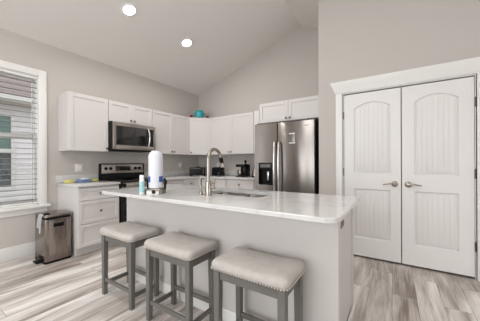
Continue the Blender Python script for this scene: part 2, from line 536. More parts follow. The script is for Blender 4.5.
# ---- pantry door leaves (local frame: x across, front face at y=0 looking to -y)
def panel_loop(x0, x1, z0, zs, zp, ins, n=16):
    x0, x1, z0 = x0 + ins, x1 - ins, z0 + ins
    zs2, zp2 = zs - ins * 0.9, zp - ins
    pts = [(x0, z0), (x1, z0)]
    for k in range(n + 1):
        u = 1 - 2 * k / n
        pts.append(((x0 + x1) / 2 + u * (x1 - x0) / 2, zs2 + (zp2 - zs2) * (1 - u * u)))
    return pts
def door_leaf(name, label, x0, hinge_left):
    w, h, th, zb = 0.600, 2.012, 0.036, 0.026
    root = tag(bpy.data.objects.new(name, None), label, 'door', None, 'structure')
    COL.objects.link(root)
    root.location = (x0, PYF + .004, 0)
    px0, px1 = 0.112, w - 0.100
    if not hinge_left: px0, px1 = 0.115, w - 0.115
    panels = [(px0, px1, 0.250, 0.855, 0.855), (px0, px1, 1.040, 1.856, 1.922)]
    t = NB()
    outer = [(0, zb), (w, zb), (w, zb + h), (0, zb + h)]
    edges = []
    ov = [t.verts.new((p[0], 0, p[1])) for p in outer]
    for i in range(4): edges.append(t.edges.new((ov[i], ov[(i + 1) % 4])))
    hv = []
    for pn in panels:
        vs = [t.verts.new((p[0], 0, p[1])) for p in panel_loop(*pn, 0.0)]
        hv.append(vs)
        for i in range(len(vs)): edges.append(t.edges.new((vs[i], vs[(i + 1) % len(vs)])))
    bmesh.ops.triangle_fill(t, edges=edges, use_beauty=True)
    # thickness
    bv = [t.verts.new((p[0], th, p[1])) for p in outer]
    for i in range(4): t.faces.new((ov[i], bv[i], bv[(i + 1) % 4], ov[(i + 1) % 4]))
    t.faces.new(bv)
    # sticking: the moulded edge falling back to the panel field
    for pn, vs in zip(panels, hv):
        prev = vs
        for ins, dep in ((0.003, 0.003), (0.010, 0.015), (0.020, 0.017)):
            cur = [t.verts.new((p[0], dep, p[1])) for p in panel_loop(*pn, ins)]
            for i in range(len(cur)):
                j = (i + 1) % len(cur)
                t.faces.new((prev[i], prev[j], cur[j], cur[i]))
            prev = cur
        t.faces.new(prev)
    obj('leaf', t, 'door', root, smooth=25)
    # plank fields
    for pn in panels:
        b2 = NB()
        ins = 0.027
        a, b_, z0 = pn[0] + ins, pn[1] - ins, pn[2] + ins
        nn = 7
        gap = 0.003
        pw = (b_ - a + gap) / nn
        xm, hw = (pn[0] + pn[1]) / 2, (pn[1] - pn[0]) / 2
        def top(x): return pn[3] - ins + (pn[4] - pn[3]) * (1 - ((x - xm) / hw) ** 2)
        prism(b2, [(a, z0), (b_, z0)] + [(b_ + (a - b_) * q / 12, top(b_ + (a - b_) * q / 12)) for q in range(13)], 'y', 0.0080, 0.0172)
        for k in range(nn):
            xa, xb = a + k * pw, a + k * pw + pw - gap
            poly = [(xa, z0), (xb, z0)] + [(xb + (xa - xb) * q / 4, top(xb + (xa - xb) * q / 4)) for q in range(5)]
            prism(b2, poly, 'y', 0.0050, 0.0082, 0.0010)
        obj('panel', b2, 'door', root, smooth=25)
    # hinges on the outer stile
    hx = -0.005 if hinge_left else w + 0.005
    for z in (0.33, 1.06, 1.78):
        b3 = NB()
        lathe(b3, [(0.0065, -0.045), (0.0065, 0.045)], (hx, -0.006, z), 'z', 10)
        lathe(b3, [(0.004, 0.045), (0.0055, 0.050), (0.0, 0.054)], (hx, -0.006, z), 'z', 10)
        obj('hinge', b3, 'knob', root)
    # lever handle near the meeting stile, pointing away from it
    sx = w - 0.060 if hinge_left else 0.060
    dr = -1 if hinge_left else 1
    hz = 0.930
    b4 = NB()
    lathe(b4, [(0.034, 0), (0.034, 0.006), (0.028, 0.012), (0.013, 0.015), (0.012, 0.050), (0.0, 0.052)], (sx, 0, hz), '-y', 20)
    pts = []
    for k in range(9):
        u = k / 8
        pts.append((sx + dr * 0.115 * u, -0.046 - 0.008 * math.sin(u * PI), hz + 0.006 * math.sin(u * PI * 1.5)))
    tube(b4, pts, [0.0105 - 0.004 * k / 8 for k in range(9)], 10)
    obj('lever_handle', b4, 'nickel', root, smooth=50)
    return root
door_leaf('door_1', 'white arched two-panel pantry door leaf nearer the refrigerator', 3.398, True)
door_leaf('door_2', 'white arched two-panel pantry door leaf hinged on its right side', 4.007, False)

# ---- window on the left wall
win = tag(bpy.data.objects.new('window_1', None), 'white double-hung window above the trash can', 'window', None, 'structure')
COL.objects.link(win)
win.location = (0, WY0, WZ0)
O = (0, WY0, WZ0)
bm = NB()   # interior casing: sides and head
box(bm, 0, 0.02, WY1, WY1 + .085, WZ0 - .03, WZ1 + .085, 0.003)
box(bm, 0, 0.02, WY0 - .085, WY0, WZ0 - .03, WZ1 + .085, 0.003)
box(bm, 0, 0.02, WY0, WY1, WZ1, WZ1 + .085, 0.003)
obj('window_casing', at(win, bm, O), 'trim', win)
bm = NB()   # stool and apron
box(bm, -0.10, 0.055, WY0 - .115, WY1 + .115, WZ0 - .034, WZ0, 0.006)
obj('window_sill', at(win, bm, O), 'trim', win)
bm = NB()
box(bm, 0, 0.018, WY0 - .085, WY1 + .085, WZ0 - .105, WZ0 - .034, 0.003)
obj('window_apron', at(win, bm, O), 'trim', win)
bm = NB()   # jamb frame
for y0, y1, z0, z1 in ((WY1 - .010, WY1, WZ0, WZ1), (WY0, WY0 + .010, WZ0, WZ1), (WY0, WY1, WZ1 - .012, WZ1), (WY0, WY1, WZ0, WZ0 + .02)):
    box(bm, -0.15, -0.002, y0, y1, z0, z1)
obj('window_frame', at(win, bm, O), 'trim', win)
ZM = 1.532
def sash(x, z0, z1, top, bot):
    bm = NB()
    ya, yb = WY0 + .010, WY1 - .010
    s = .026
    box(bm, x - .018, x + .018, ya, ya + s, z0, z1, 0.003)
    box(bm, x - .018, x + .018, yb - s, yb, z0, z1, 0.003)
    box(bm, x - .018, x + .018, ya + s, yb - s, z1 - top, z1, 0.003)
    box(bm, x - .018, x + .018, ya + s, yb - s, z0, z0 + bot, 0.003)
    so = obj('sash', at(win, bm, O), 'trim', win)
    bm = NB()
    box(bm, x - .003, x + .003, ya + s - .005, yb - s + .005, z0 + bot - .005, z1 - top + .005)
    obj('pane', at(win, bm, O), 'glass', so)
sash(-0.108, ZM - .03, WZ1 - .012, .04, .055)
sash(-0.070, WZ0 + .02, ZM + .035, .055, .05)

# open horizontal blind inside the reveal
bl = thing('window_blind', 'white horizontal slat blind hanging open in the window', 'blind', (-0.026, (WY0 + WY1) / 2, WZ0))
O = (-0.026, (WY0 + WY1) / 2, WZ0)
bm = NB()
nsl = 24
for k in range(nsl):
    z = WZ0 + .075 + k * 0.0665
    t = NB()
    box(t, -0.021, 0.021, -(WY1 - WY0) / 2 + .004, (WY1 - WY0) / 2 - .004, -0.0025, 0.0025)
    merge(bm, t, Matrix.Translation((-0.026, (WY0 + WY1) / 2, z)) @ Matrix.Rotation(math.radians(3), 4, 'Y'))
obj('slats', at(bl, bm, O), 'slatbacklit', bl, smooth=0)
bm = NB(); box(bm, -0.048, -0.006, WY0 + .013, WY1 - .013, WZ1 - .040, WZ1 - .013, 0.003)
obj('headrail', at(bl, bm, O), 'slat', bl)
bm = NB(); box(bm, -0.046, -0.007, WY0 + .014, WY1 - .014, WZ0 + .022, WZ0 + .042, 0.004)
obj('bottom_rail', at(bl, bm, O), 'slat', bl)
for yy in (WY1 - .06, (WY0 + WY1) / 2, WY0 + .06):
    bm = NB()
    tube(bm, [(-0.004, yy, WZ0 + .03), (-0.004, yy, WZ1 - .05)], 0.0013, 6)
    obj('ladder_cord', at(bl, bm, O), 'dark', bl)

# ---- house next door, seen through the window
hs = thing('neighbouring_house', 'neighbouring house with grey siding and shingle roof seen through the window', 'house', (-3.4, -2.5, -0.6))
O = (-3.4, -2.5, -0.6)
bm = NB()
z = -0.6
while z < 2.62:      # lap siding boards
    prism(bm, [(-3.10, z), (-3.000, z), (-3.016, z + .125), (-3.10, z + .125)], 'y', -8.0, 2.0)
    z += .125
box(bm, -6.0, -3.09, -8.0, 2.0, -0.6, 2.7)
obj('siding', at(hs, bm, O), 'siding', hs, smooth=0)
bm = NB(); box(bm, -3.0, -2.62, -8.0, 2.0, 2.44, 2.455)
obj('soffit', at(hs, bm, O), 'soffit', hs)
bm = NB(); prism(bm, [(-2.62, 2.45), (-2.54, 2.47), (-2.52, 2.57), (-2.62, 2.57)], 'y', -8.0, 2.0)
obj('gutter', at(hs, bm, O), 'gutter', hs)
bm = NB()
for k in range(18):   # shingle courses
    xa, za = -2.58 - k * .15, 2.58 + k * .105
    prism(bm, [(xa, za), (xa, za + .012), (xa - .16, za + .118), (xa - .16, za + .1)], 'y', -8.0, 2.0)
obj('roof', at(hs, bm, O), 'shingle', hs, smooth=0)
bm = NB()
for y0, y1, z0, z1 in ((-2.65, -2.58, .62, 2.28), (-3.62, -3.54, .62, 2.28), (-3.54, -2.65, 2.20, 2.28), (-3.54, -2.65, .62, .69), (-3.54, -2.65, 1.42, 1.50)):
    box(bm, -3.03, -2.975, y0, y1, z0, z1, 0.004)
hw_ = obj('house_window', at(hs, bm, O), 'gutter', hs)
bm = NB(); box(bm, -3.02, -2.995, -3.55, -2.64, 1.49, 2.21)
obj('upper_pane', at(hs, bm, O), 'reflectglass', hw_)
bm = NB()
box(bm, -3.02, -2.995, -3.55, -2.64, .68, 1.43)
obj('lower_pane', at(hs, bm, O), 'greyglass', hw_)
bm = NB(); box(bm, -14, -.16, -14, 8, -0.75, -0.6)
struct('yard_ground', bm, 'lawn', 'grassy ground between the two houses', 'ground')

# ------------------------------------------------------------------ cabinets
# local frame of a cabinet: x along its width, back at y=0, front at y=-depth, z from its base
def knob_on(parent, x, y, z, material='knob'):
    b = NB()
    lathe(b, [(0.006, 0), (0.006, 0.012), (0.0165, 0.018), (0.0175, 0.023), (0.013, 0.028), (0, 0.030)], (x, y, z), '-y', 16)
    return obj('knob', b, material, parent, smooth=50)
def shaker(name, parent, x0, x1, z0, z1, yf, knob=None, rail=0.057, material='cab'):
    th = 0.020
    b = NB()
    rail = min(rail, (z1 - z0) * 0.28)
    box(b, x0, x0 + rail, yf - th, yf, z0, z1, 0.0016, 1)
    box(b, x1 - rail, x1, yf - th, yf, z0, z1, 0.0016, 1)
    box(b, x0 + rail - .001, x1 - rail + .001, yf - th + .0002, yf, z1 - rail, z1, 0.0016, 1)
    box(b, x0 + rail - .001, x1 - rail + .001, yf - th + .0002, yf, z0, z0 + rail, 0.0016, 1)
    box(b, x0 + rail - .002, x1 - rail + .002, yf - th + .009, yf, z0 + rail - .002, z1 - rail + .002)
    d = obj(name, b, material, parent, smooth=20)
    if knob: knob_on(d, knob[0], yf - th, knob[1])
    return d
def cabinet(name, label, loc, rz, w, d, h, toe=0.0, group=None):
    root = thing(name, label, 'cabinet', loc, rz, group)
    b = NB()
    if toe:
        box(b, 0, w, -d, -.003, toe, h, 0.0015, 1)
        box(b, 0.002, w - .002, -d + .06, -0.01, 0, toe + .001)
    else:
        box(b, 0, w, -d, 0, 0, h, 0.0015, 1)
    obj('body', b, 'cab', root)
    return root
def doors(root, w, z0, z1, d, n, knob_low=True, single_knob='right', inset=0.004):
    g = 0.003
    kz = z0 + .045 if knob_low else z1 - .045
    if n == 1:
        kx = w - .032 if single_knob == 'right' else .032
        shaker('door', root, inset, w - inset, z0, z1, -d, (kx, kz))
    else:
        m = w / 2
        shaker('door', root, inset, m - g / 2, z0, z1, -d, (m - .032, kz))
        shaker('door', root, m + g / 2, w - inset, z0, z1, -d, (m + .032, kz))

UB, UT, UD = 1.356, 2.149, 0.305       # wall units: underside, top, carcass depth
G_UP = 'white shaker wall cabinets'
G_LOW = 'white shaker base cabinets'
UA = PI / 2                            # on the left wall
# left wall units
Y3, YM0, YM1, YC = -2.827, -2.302, -1.532, -0.612
c = cabinet('wall_cabinet', 'white wall cabinet with one tall door, between window and microwave', (0, Y3, UB), UA, YM0 - Y3 - .002, UD, UT - UB, group=G_UP)
doors(c, YM0 - Y3 - .002, .004, UT - UB - .004, UD, 1, True, 'right')
c = cabinet('wall_cabinet', 'short white two-door wall cabinet directly above the microwave', (0, YM0, 1.825), UA, YM1 - YM0 - .002, UD, UT - 1.825, group=G_UP)
doors(c, YM1 - YM0 - .002, .004, UT - 1.825 - .004, UD, 2, True)
c = cabinet('wall_cabinet', 'white two-door wall cabinet between the microwave and the corner unit', (0, YM1, UB), UA, YC - YM1 - .002, UD, UT - UB, group=G_UP)
doors(c, YC - YM1 - .002, .004, UT - UB - .004, UD, 2, True)
# diagonal corner unit
c = thing('wall_cabinet', 'white diagonal corner wall cabinet with the teal pot on top', 'cabinet', (0, 0, UB), 0, G_UP)
b = NB()
prism(b, [(0.002, -0.002), (0.002, YC + .002), (UD, YC + .002), (-YC - .002, -UD), (-YC - .002, -0.002)], 'z', 0, UT - UB)
obj('body', b, 'cab', c)
dw = math.hypot(.61 - UD, .61 - UD)
b0 = bpy.data.objects.new('door', None)
t = NB()
wd = dw - .010
th, rail, hh = .020, .057, UT - UB - .004
for (x0, x1, z0, z1) in ((0, rail, .004, hh), (wd - rail, wd, .004, hh), (rail - .001, wd - rail + .001, .004, .004 + rail), (rail - .001, wd - rail + .001, hh - rail, hh)):
    box(t, x0, x1, -th, 0, z0, z1, .0016, 1)
box(t, rail - .002, wd - rail + .002, -th + .009, 0, .004 + rail - .002, hh - rail + .002)
dd = obj('door', t, 'cab', c, smooth=20)
dd.location = (UD + .005 * .707, -.61 + .005 * .707, 0)
dd.rotation_euler = (0, 0, PI / 4)
knob_on(dd, .030, -th, .049)
# back wall units
XB0, XB1 = .614, 1.862
c = cabinet('wall_cabinet', 'white two-door wall cabinet between corner unit and refrigerator', (XB0, 0, UB), 0, 1.10, UD, UT - UB, group=G_UP)
doors(c, 1.10, .004, UT - UB - .004, UD, 2, True)
c = cabinet('filler_cabinet', 'narrow white filler cabinet beside the refrigerator surround', (XB0 + 1.102, 0, UB), 0, .178, UD, UT - UB)
shaker('door', c, .003, .175, .004, UT - UB - .004, -UD, None, rail=.04)
# refrigerator surround: tall side panel and the cabinet over it
c = thing('refrigerator_side_panel', 'tall white side panel left of the refrigerator', 'panel', (1.898, 0, 0))
b = NB(); box(b, 0, .094, -.62, -.001, 0, 2.085, .002, 1)
obj('panel_board', b, 'cab', c)
c = cabinet('wall_cabinet', 'deep white two-door cabinet above the refrigerator', (1.995, 0, 1.852), 0, 1.045, .60, .338, group=G_UP)
doors(c, 1.045, .004, .334, .60, 2, True)

# base units
Y0B = -2.840
CH = .884
BD = .605
def drawers(root, w, spec, d):
    for z0, z1 in spec:
        shaker('drawer', root, .006, w - .006, z0, z1, -d, (w / 2, (z0 + z1) / 2), rail=.045)
wl = YM0 - Y0B - .006
c = cabinet('base_cabinet', 'white three-drawer base cabinet next to the steel trash can', (0, Y0B, 0), UA, wl, BD, CH, .105, G_LOW)
drawers(c, wl, ((.705, .866), (.408, .699), (.113, .402)), BD)
w2 = -.67 - YM1 - .006
c = cabinet('base_cabinet', 'white base cabinet right of the range on the left wall', (0, YM1 + .006, 0), UA, w2, BD, CH, .105, G_LOW)
for k in range(2):
    shaker('drawer', c, .006 + k * w2 / 2, w2 / 2 - .003 + k * (w2 / 2 - .003), .705, .866, -BD, (w2 * (.25 + .5 * k), .785), rail=.045)
doors(c, w2, .113, .699, BD, 2, False)
c = thing('base_cabinet', 'white base cabinet in the corner under the black toaster oven', 'cabinet', (0, 0, 0), 0, G_LOW)
b = NB(); box(b, .001, .668, -.668, -.001, .105, CH); box(b, .05, .60, -.60, -.05, 0, .106)
obj('body', b, 'cab', c)
for k, lab in enumerate(('white base cabinet under the small black toaster on the back wall', 'white base cabinet beneath the black coffee maker, beside the refrigerator')):
    wb = .606
    c = cabinet('base_cabinet', lab, (.672 + k * (wb + .003), 0, 0), 0, wb, BD, CH, .105, G_LOW)
    shaker('drawer', c, .006, wb - .006, .705, .866, -BD, (wb / 2, .785), rail=.045)
    doors(c, wb, .113, .699, BD, 2, False)

# worktops
def slab(b, pts, z0, z1): prism(b, pts, 'z', z0, z1, .003)
c = thing('countertop', 'white quartz countertop between the window and the range', 'countertop', (0, -2.6, .885))
O = (0, -2.6, .885)
b = NB(); slab(b, [(.001, -2.862), (.648, -2.862), (.648, YM0 - .004), (.001, YM0 - .004)], .885, .914)
obj('slab', at(c, b, O), 'quartz', c)
b = NB(); box(b, .001, .021, -2.862, YM0 - .004, .9145, 1.015, .002)
tag(obj('backsplash', b, 'quartz'), 'short quartz upstand strip on the wall behind the yellow sponges', 'backsplash')
c = thing('countertop', 'white quartz corner countertop carrying the black small appliances', 'countertop', (0, 0, .885))
O = (0, 0, .885)
b = NB(); slab(b, [(.001, -.001), (.001, YM1 + .006), (.648, YM1 + .006), (.648, -.648), (1.894, -.648), (1.894, -.001)], .885, .914)
obj('slab', at(c, b, O), 'quartz', c)
b = NB(); box(b, .001, .021, YM1 + .006, -.001, .9145, 1.015, .002)
tag(obj('backsplash', b, 'quartz'), 'quartz upstand strip on the left wall right of the range', 'backsplash')
b = NB(); box(b, .022, 1.894, -.021, -.001, .9145, 1.015, .002)
tag(obj('backsplash', b, 'quartz'), 'quartz upstand strip on the back wall behind the coffee maker', 'backsplash')

# ------------------------------------------------------------------ microwave
c = thing('microwave', 'stainless over-the-range microwave with dark glass door', 'microwave', (0, YM0 + .004, 1.384), UA)
mw, mh, md = YM1 - YM0 - .008, .436, .392
b = NB(); box(b, 0, mw, -md, -.002, 0, mh, .003)
obj('body', b, 'dark', c)
b = NB()   # door frame ring
fx0, fx1, fz0, fz1 = .012, mw - .004, .014, mh - .006
gx0, gx1, gz0, gz1 = .060, mw - .045, .080, mh - .062
yf, yb = -md - .030, -md
box(b, fx0, gx0, yf, yb, fz0, fz1, .003)
box(b, gx1, fx1, yf, yb, fz0, fz1, .003)
box(b, gx0 - .003, gx1 + .003, yf + .0003, yb, fz0, gz0, .003)
box(b, gx0 - .003, gx1 + .003, yf + .0003, yb, gz1, fz1, .003)
d = obj('door', b, 'steel_h', c)
b = NB(); box(b, gx0 - .004, mw - .190, yf + .006, yb, gz0 - .004, gz1 + .004)
obj('glass', b, 'ovenglass', d)
b = NB(); box(b, mw - .188, gx1 + .004, yf + .005, yb, gz0 - .004, gz1 + .004)
obj('control_panel', b, 'blackglass', c)
b = NB()
hx = mw - .150
pts = [(hx, yf + .004, gz0 - .01)] + [(hx, yf - .010 - .034 * math.sin(PI * k / 10), gz0 + .005 + (gz1 - gz0 - .01) * k / 10) for k in range(11)] + [(hx, yf + .004, gz1 + .01)]
tube(b, pts, .0125, 12)
obj('handle', b, 'chrome', c, smooth=60)
b = NB(); box(b, .05, mw - .05, -md + .03, -.05, -.008, 0)
obj('vent_filter', b, 'black', c)

# ------------------------------------------------------------------ range
rw = YM1 - YM0 - .012
c = thing('range', 'stainless and black electric range with backguard knobs', 'range', (0, YM0 + .004, 0), UA)
b = NB(); box(b, 0, rw, -.62, -.012, .03, .900, .003); box(b, .04, rw - .04, -.56, -.05, 0, .035)
obj('body', b, 'black', c)
b = NB(); box(b, -.001, rw + .001, -.655, -.012, .900, .918, .004)
obj('cooktop', b, 'blackglass', c)
for x, y, r in ((.2, -.48, .105), (.56, -.48, .085), (.2, -.22, .08), (.56, -.22, .105)):
    b = NB(); lathe(b, [(r, .9181), (r, .9188), (r - .006, .9189), (r - .006, .9182)], (x, y, 0), 'z', 32)
    obj('burner', b, 'dark', c)
b = NB(); prism(b, [(-.012, .918), (-.105, .918), (-.088, 1.02), (-.012, 1.02)], 'x', 0, rw, .003)
box(b, -.001, .008, -.09, -.012, 1.0, 1.178, .002)
box(b, rw - .008, rw + .001, -.09, -.012, 1.0, 1.178, .002)
box(b, .0, rw, -.088, -.012, 1.168, 1.180, .003)
obj('backguard_base', b, 'black', c)
b = NB(); prism(b, [(-.012, 1.02), (-.086, 1.02), (-.070, 1.170), (-.012, 1.170)], 'x', .006, rw - .006, .003)
bg = obj('backguard', b, 'steel_h', c)
b = NB(); prism(b, [(-.05, 1.058), (-.0846, 1.058), (-.0766, 1.138), (-.05, 1.138)], 'x', .235, .50, .001)
obj('display', b, 'blackglass', bg)
for x in (.080, .155, .590, .670):
    b = NB()
    lathe(b, [(.026, 0), (.026, .006), (.021, .010), (.019, .026), (.015, .029), (0, .029)], (x, -.078, 1.098), '-y', 20)
    box(b, x - .0035, x + .0035, -.1085, -.100, 1.080, 1.118, .001)
    obj('control_knob', b, 'black', bg, smooth=50)
b = NB(); box(b, .004, rw - .004, -.660, -.620, .235, .895, .004)
od = obj('oven_door', b, 'blackglass', c)
b = NB(); box(b, .004, rw - .004, -.664, -.6195, .800, .895, .004)
obj('door_rail', b, 'steel_h', od)
b = NB()
tube(b, [(.02, -.713, .864), (rw - .02, -.713, .864)], .013, 14)
obj('handle', b, 'chrome', od, smooth=60)
b = NB()
box(b, .0, .034, -.730, -.655, .838, .892, .006)
obj('handle_bracket', b, 'black', od)
b = NB()
box(b, rw - .034, rw, -.730, -.655, .838, .892, .006)
obj('handle_bracket', b, 'black', od)
b = NB(); box(b, .004, rw - .004, -.656, -.620, .05, .225, .004)
obj('storage_drawer', b, 'black', c)

# ------------------------------------------------------------------ refrigerator
FX0, FX1, FS = 2.006, 2.988, 2.409
c = thing('refrigerator', 'stainless side-by-side refrigerator with ice and water dispenser', 'refrigerator', (FX0, 0, 0))
O = (FX0, 0, 0)
b = NB(); box(b, FX0 + .004, FX1 - .002, -.715, -.03, .03, 1.800, .004)
box(b, FX0 + .02, FX1 - .02, -.70, -.06, 0, .04)
box(b, FX0 + .03, FX0 + .12, -.79, -.70, 1.80, 1.822, .004); box(b, FX1 - .12, FX1 - .03, -.79, -.70, 1.80, 1.822, .004)
obj('body', at(c, b, O), 'black', c)
def fdoor(name, x0, x1, hole=None):
    b = NB()
    y0, y1, z0, z1 = -.800, -.722, .075, 1.808
    if not hole:
        box(b, x0, x1, y0, y1, z0, z1, .010, 3)
    else:
        hx0, hx1, hz0, hz1 = hole
        # rounded outer door with a real recess
        t = NB()
        out = [(x0 + .004, z0), (x1 - .004, z0), (x1 - .004, z1), (x0 + .004, z1)]
        hol = [(hx0, hz0), (hx1, hz0), (hx1, hz1), (hx0, hz1)]
        ov = [t.verts.new((p[0], y0, p[1])) for p in out]
        hv = [t.verts.new((p[0], y0, p[1])) for p in hol]
        for i in range(4):
            j = (i + 1) % 4
            t.faces.new((ov[i], ov[j], hv[j], hv[i]))
        h2 = [t.verts.new((p[0], y0 + .06, p[1])) for p in hol]
        for i in range(4):
            j = (i + 1) % 4
            t.faces.new((hv[i], hv[j], h2[j], h2[i]))
        t.faces.new(h2)
        o2 = [t.verts.new((x0 if p[0] < (x0 + x1) / 2 else x1, y0 + .008, p[1])) for p in out]
        o3 = [t.verts.new((v.co.x, y1, v.co.z)) for v in o2]
        for A, B in ((ov, o2), (o2, o3)):
            for i in range(4):
                j = (i + 1) % 4
                t.faces.new((A[i], B[i], B[j], A[j]))
        t.faces.new(o3)
        merge(b, t)
    return obj(name, at(c, b, O), 'steel_v', c, smooth=40)
HX = (2.083, 2.317, .835, 1.178)
fz = fdoor('freezer_door', FX0, FS - .003, HX)
fr = fdoor('refrigerator_door', FS + .003, FX1)
b = NB(); box(b, HX[0] - .006, HX[1] + .006, -.806, -.745, 1.075, HX[3] + .006, .004)
dp = obj('dispenser', at(c, b, O), 'dark', fz)
b = NB()
box(b, HX[0] - .006, HX[0] + .008, -.806, -.742, HX[2] - .006, 1.078, .003)
box(b, HX[1] - .008, HX[1] + .006, -.806, -.742, HX[2] - .006, 1.078, .003)
box(b, HX[0] - .006, HX[1] + .006, -.806, -.742, HX[2] - .006, HX[2] + .014, .003)
box(b, HX[0] + .002, HX[1] - .002, -.748, -.742, HX[2], 1.08)
obj('dispenser_recess', at(c, b, O), 'black', fz)
b = NB()
box(b, 2.215, 2.250, -.780, -.750, .900, 1.040, .006)
obj('dispenser_paddle', at(c, b, O), 'chrome', fz)
b = NB(); box(b, HX[0] + .03, HX[1] - .03, -.8075, -.80, 1.105, 1.155, .001)
obj('dispenser_display', at(c, b, O), mat('display_grey', rgb(110, 112, 114), .3, var=(30, .05)), fz)
def fhandle(x, par):
    b = NB()
    z0, z1 = .62, 1.515
    pts = [(x, -.798, z0), (x, -.835, z0 + .02)]
    for k in range(13):
        u = k / 12
        pts.append((x, -.845 - .022 * math.sin(PI * u), z0 + .03 + (z1 - z0 - .06) * u))
    pts += [(x, -.835, z1 - .02), (x, -.798, z1)]
    tube(b, pts, .0155, 12)
    obj('handle', at(c, b, O), 'chrome', par, smooth=60)
fhandle(FS - .032, fz)
fhandle(FS + .040, fr)
b = NB()
box(b, 2.835, 2.905, -.8025, -.80, 1.722, 1.733, .0005)
obj('maker_badge', at(c, b, O), mat('badge_grey', rgb(150, 146, 142), .3, .8, var=(30, .03)), fr)
b = NB(); box(b, FX0 + .01, FX1 - .01, -.775, -.715, .03, .07, .003)
obj('toe_grille', at(c, b, O), 'dark', c)
# clear memo holder on the refrigerator door
c = thing('memo_holder', 'small clear memo holder with white strips on the refrigerator door', 'holder', (2.648, -.8005, 1.45))
b = NB(); box(b, -.048, .048, -.003, 0, .02, .175, .001)
obj('sheet', b, mat('clear_grey_sheet', rgb(122, 116, 111), .3, .9, var=(20, .02)), c)
for z in (.028, .170):
    b = NB(); box(b, -.047, .047, -.006, -.001, z - .007, z + .007, .002)
    obj('strip', b, 'white', c)

# ------------------------------------------------------------------ island
IX0, IX1, IY0, IY1 = 1.515, 3.711, -3.015, -2.148
BX0, BX1, BY0, BY1 = 1.572, 3.660, -2.770, -2.170
c = thing('kitchen_island', 'long pale painted kitchen island body under the quartz top', 'island', (2.6, -2.47, 0))
O = (2.6, -2.47, 0)
b = NB()
SX0, SX1, SY0, SY1 = 2.475, 3.075, -2.600, -2.262
box(b, BX0, BX1, BY0, BY0 + .09, 0, .884)            # stool side panel wall
box(b, BX0, SX0 - .04, BY0 + .09, BY1, .105, .884)
box(b, SX1 + .04, BX1, BY0 + .09, BY1, .105, .884)
box(b, SX0 - .04, SX1 + .04, BY0 + .09, BY1, .105, .62)
box(b, SX0 - .04, SX1 + .04, BY1 - .02, BY1, .62, .884)
box(b, BX0 + .01, BX1 - .01, BY0 + .09, BY1 - .07, 0, .11)
obj('body', at(c, b, O), 'island', c)
b = NB()
box(b, BX1 - .001, BX1 + .007, BY0 - .001, BY0 + .075, 0, .883, .002)
obj('corner_post', at(c, b, O), 'island', c)
b = NB()
box(b, BX1 - .001, BX1 + .007, BY1 - .060, BY1, 0, .883, .002)
obj('corner_post', at(c, b, O), 'island', c)
b = NB()
box(b, BX0, BX1, BY0 - .012, BY0, 0, .09, .003)
box(b, BX1, BX1 + .013, BY0 - .013, BY1, 0, .09, .003)
obj('base_trim', at(c, b, O), 'trim', c)
g = 0.004
for k in range(4):    # kitchen-side doors
    wdo = (BX1 - BX0 - .02) / 4
    t = NB()
    x0, x1 = BX0 + .01 + k * wdo + .002, BX0 + .01 + (k + 1) * wdo - .002
    for (a0, a1, z0, z1) in ((x0, x0 + .057, .115, .87), (x1 - .057, x1, .115, .87), (x0 + .056, x1 - .056, .115, .172), (x0 + .056, x1 - .056, .813, .87)):
        box(t, a0, a1, BY1, BY1 + .02, z0, z1, .0016, 1)
    box(t, x0 + .055, x1 - .055, BY1, BY1 + .011, .17, .815)
    obj('door', at(c, t, O), 'cab', c, smooth=20)
# island top with rounded corners and the sink cut-out
c = thing('island_countertop', 'large white quartz island countertop with rounded corners', 'countertop', (2.6, -2.58, .884))
O = (2.6, -2.58, .884)
def outline(r):
    pts = []
    for (cx, cy, a0, rr) in ((IX1 - .006, IY1 - .006, 0, .006), (IX0 + .02, IY1 - .02, PI / 2, .02), (IX0 + .05, IY0 + .05, PI, .05), (IX1 - .085, IY0 + .085, 1.5 * PI, .085)):
        for k in range(9):
            a = a0 + PI / 2 * k / 8
            pts.append((cx + (rr - r) * math.cos(a), cy + (rr - r) * math.sin(a)))
    return pts
hole = rrect(SX1 - SX0, SY1 - SY0, .05, 6, (SX0 + SX1) / 2, (SY0 + SY1) / 2)
t = NB()
def ring(pts, z): return [t.verts.new((p[0], p[1], z)) for p in pts]
def strip(A, B):
    for i in range(len(A)):
        j = (i + 1) % len(A)
        t.faces.new((A[i], A[j], B[j], B[i]))
def fill(A, H):
    ed = []
    for lp in (A, H):
        for i in range(len(lp)):
            e = t.edges.get((lp[i], lp[(i + 1) % len(lp)])) or t.edges.new((lp[i], lp[(i + 1) % len(lp)]))
            ed.append(e)
    bmesh.ops.triangle_fill(t, edges=ed, use_beauty=True)
z0, z1 = .8845, .914
o_top, o_up, o_lo, o_bot = ring(outline(.004), z1), ring(outline(0), z1 - .004), ring(outline(0), z0 + .004), ring(outline(.004), z0)
h_top, h_bot = ring(hole, z1), ring(hole, z0)
strip(o_top, o_up); strip(o_up, o_lo); strip(o_lo, o_bot); strip(h_top, h_bot)
fill(o_top, h_top); fill(o_bot, h_bot)
obj('slab', at(c, t, O), 'quartz', c, smooth=40)

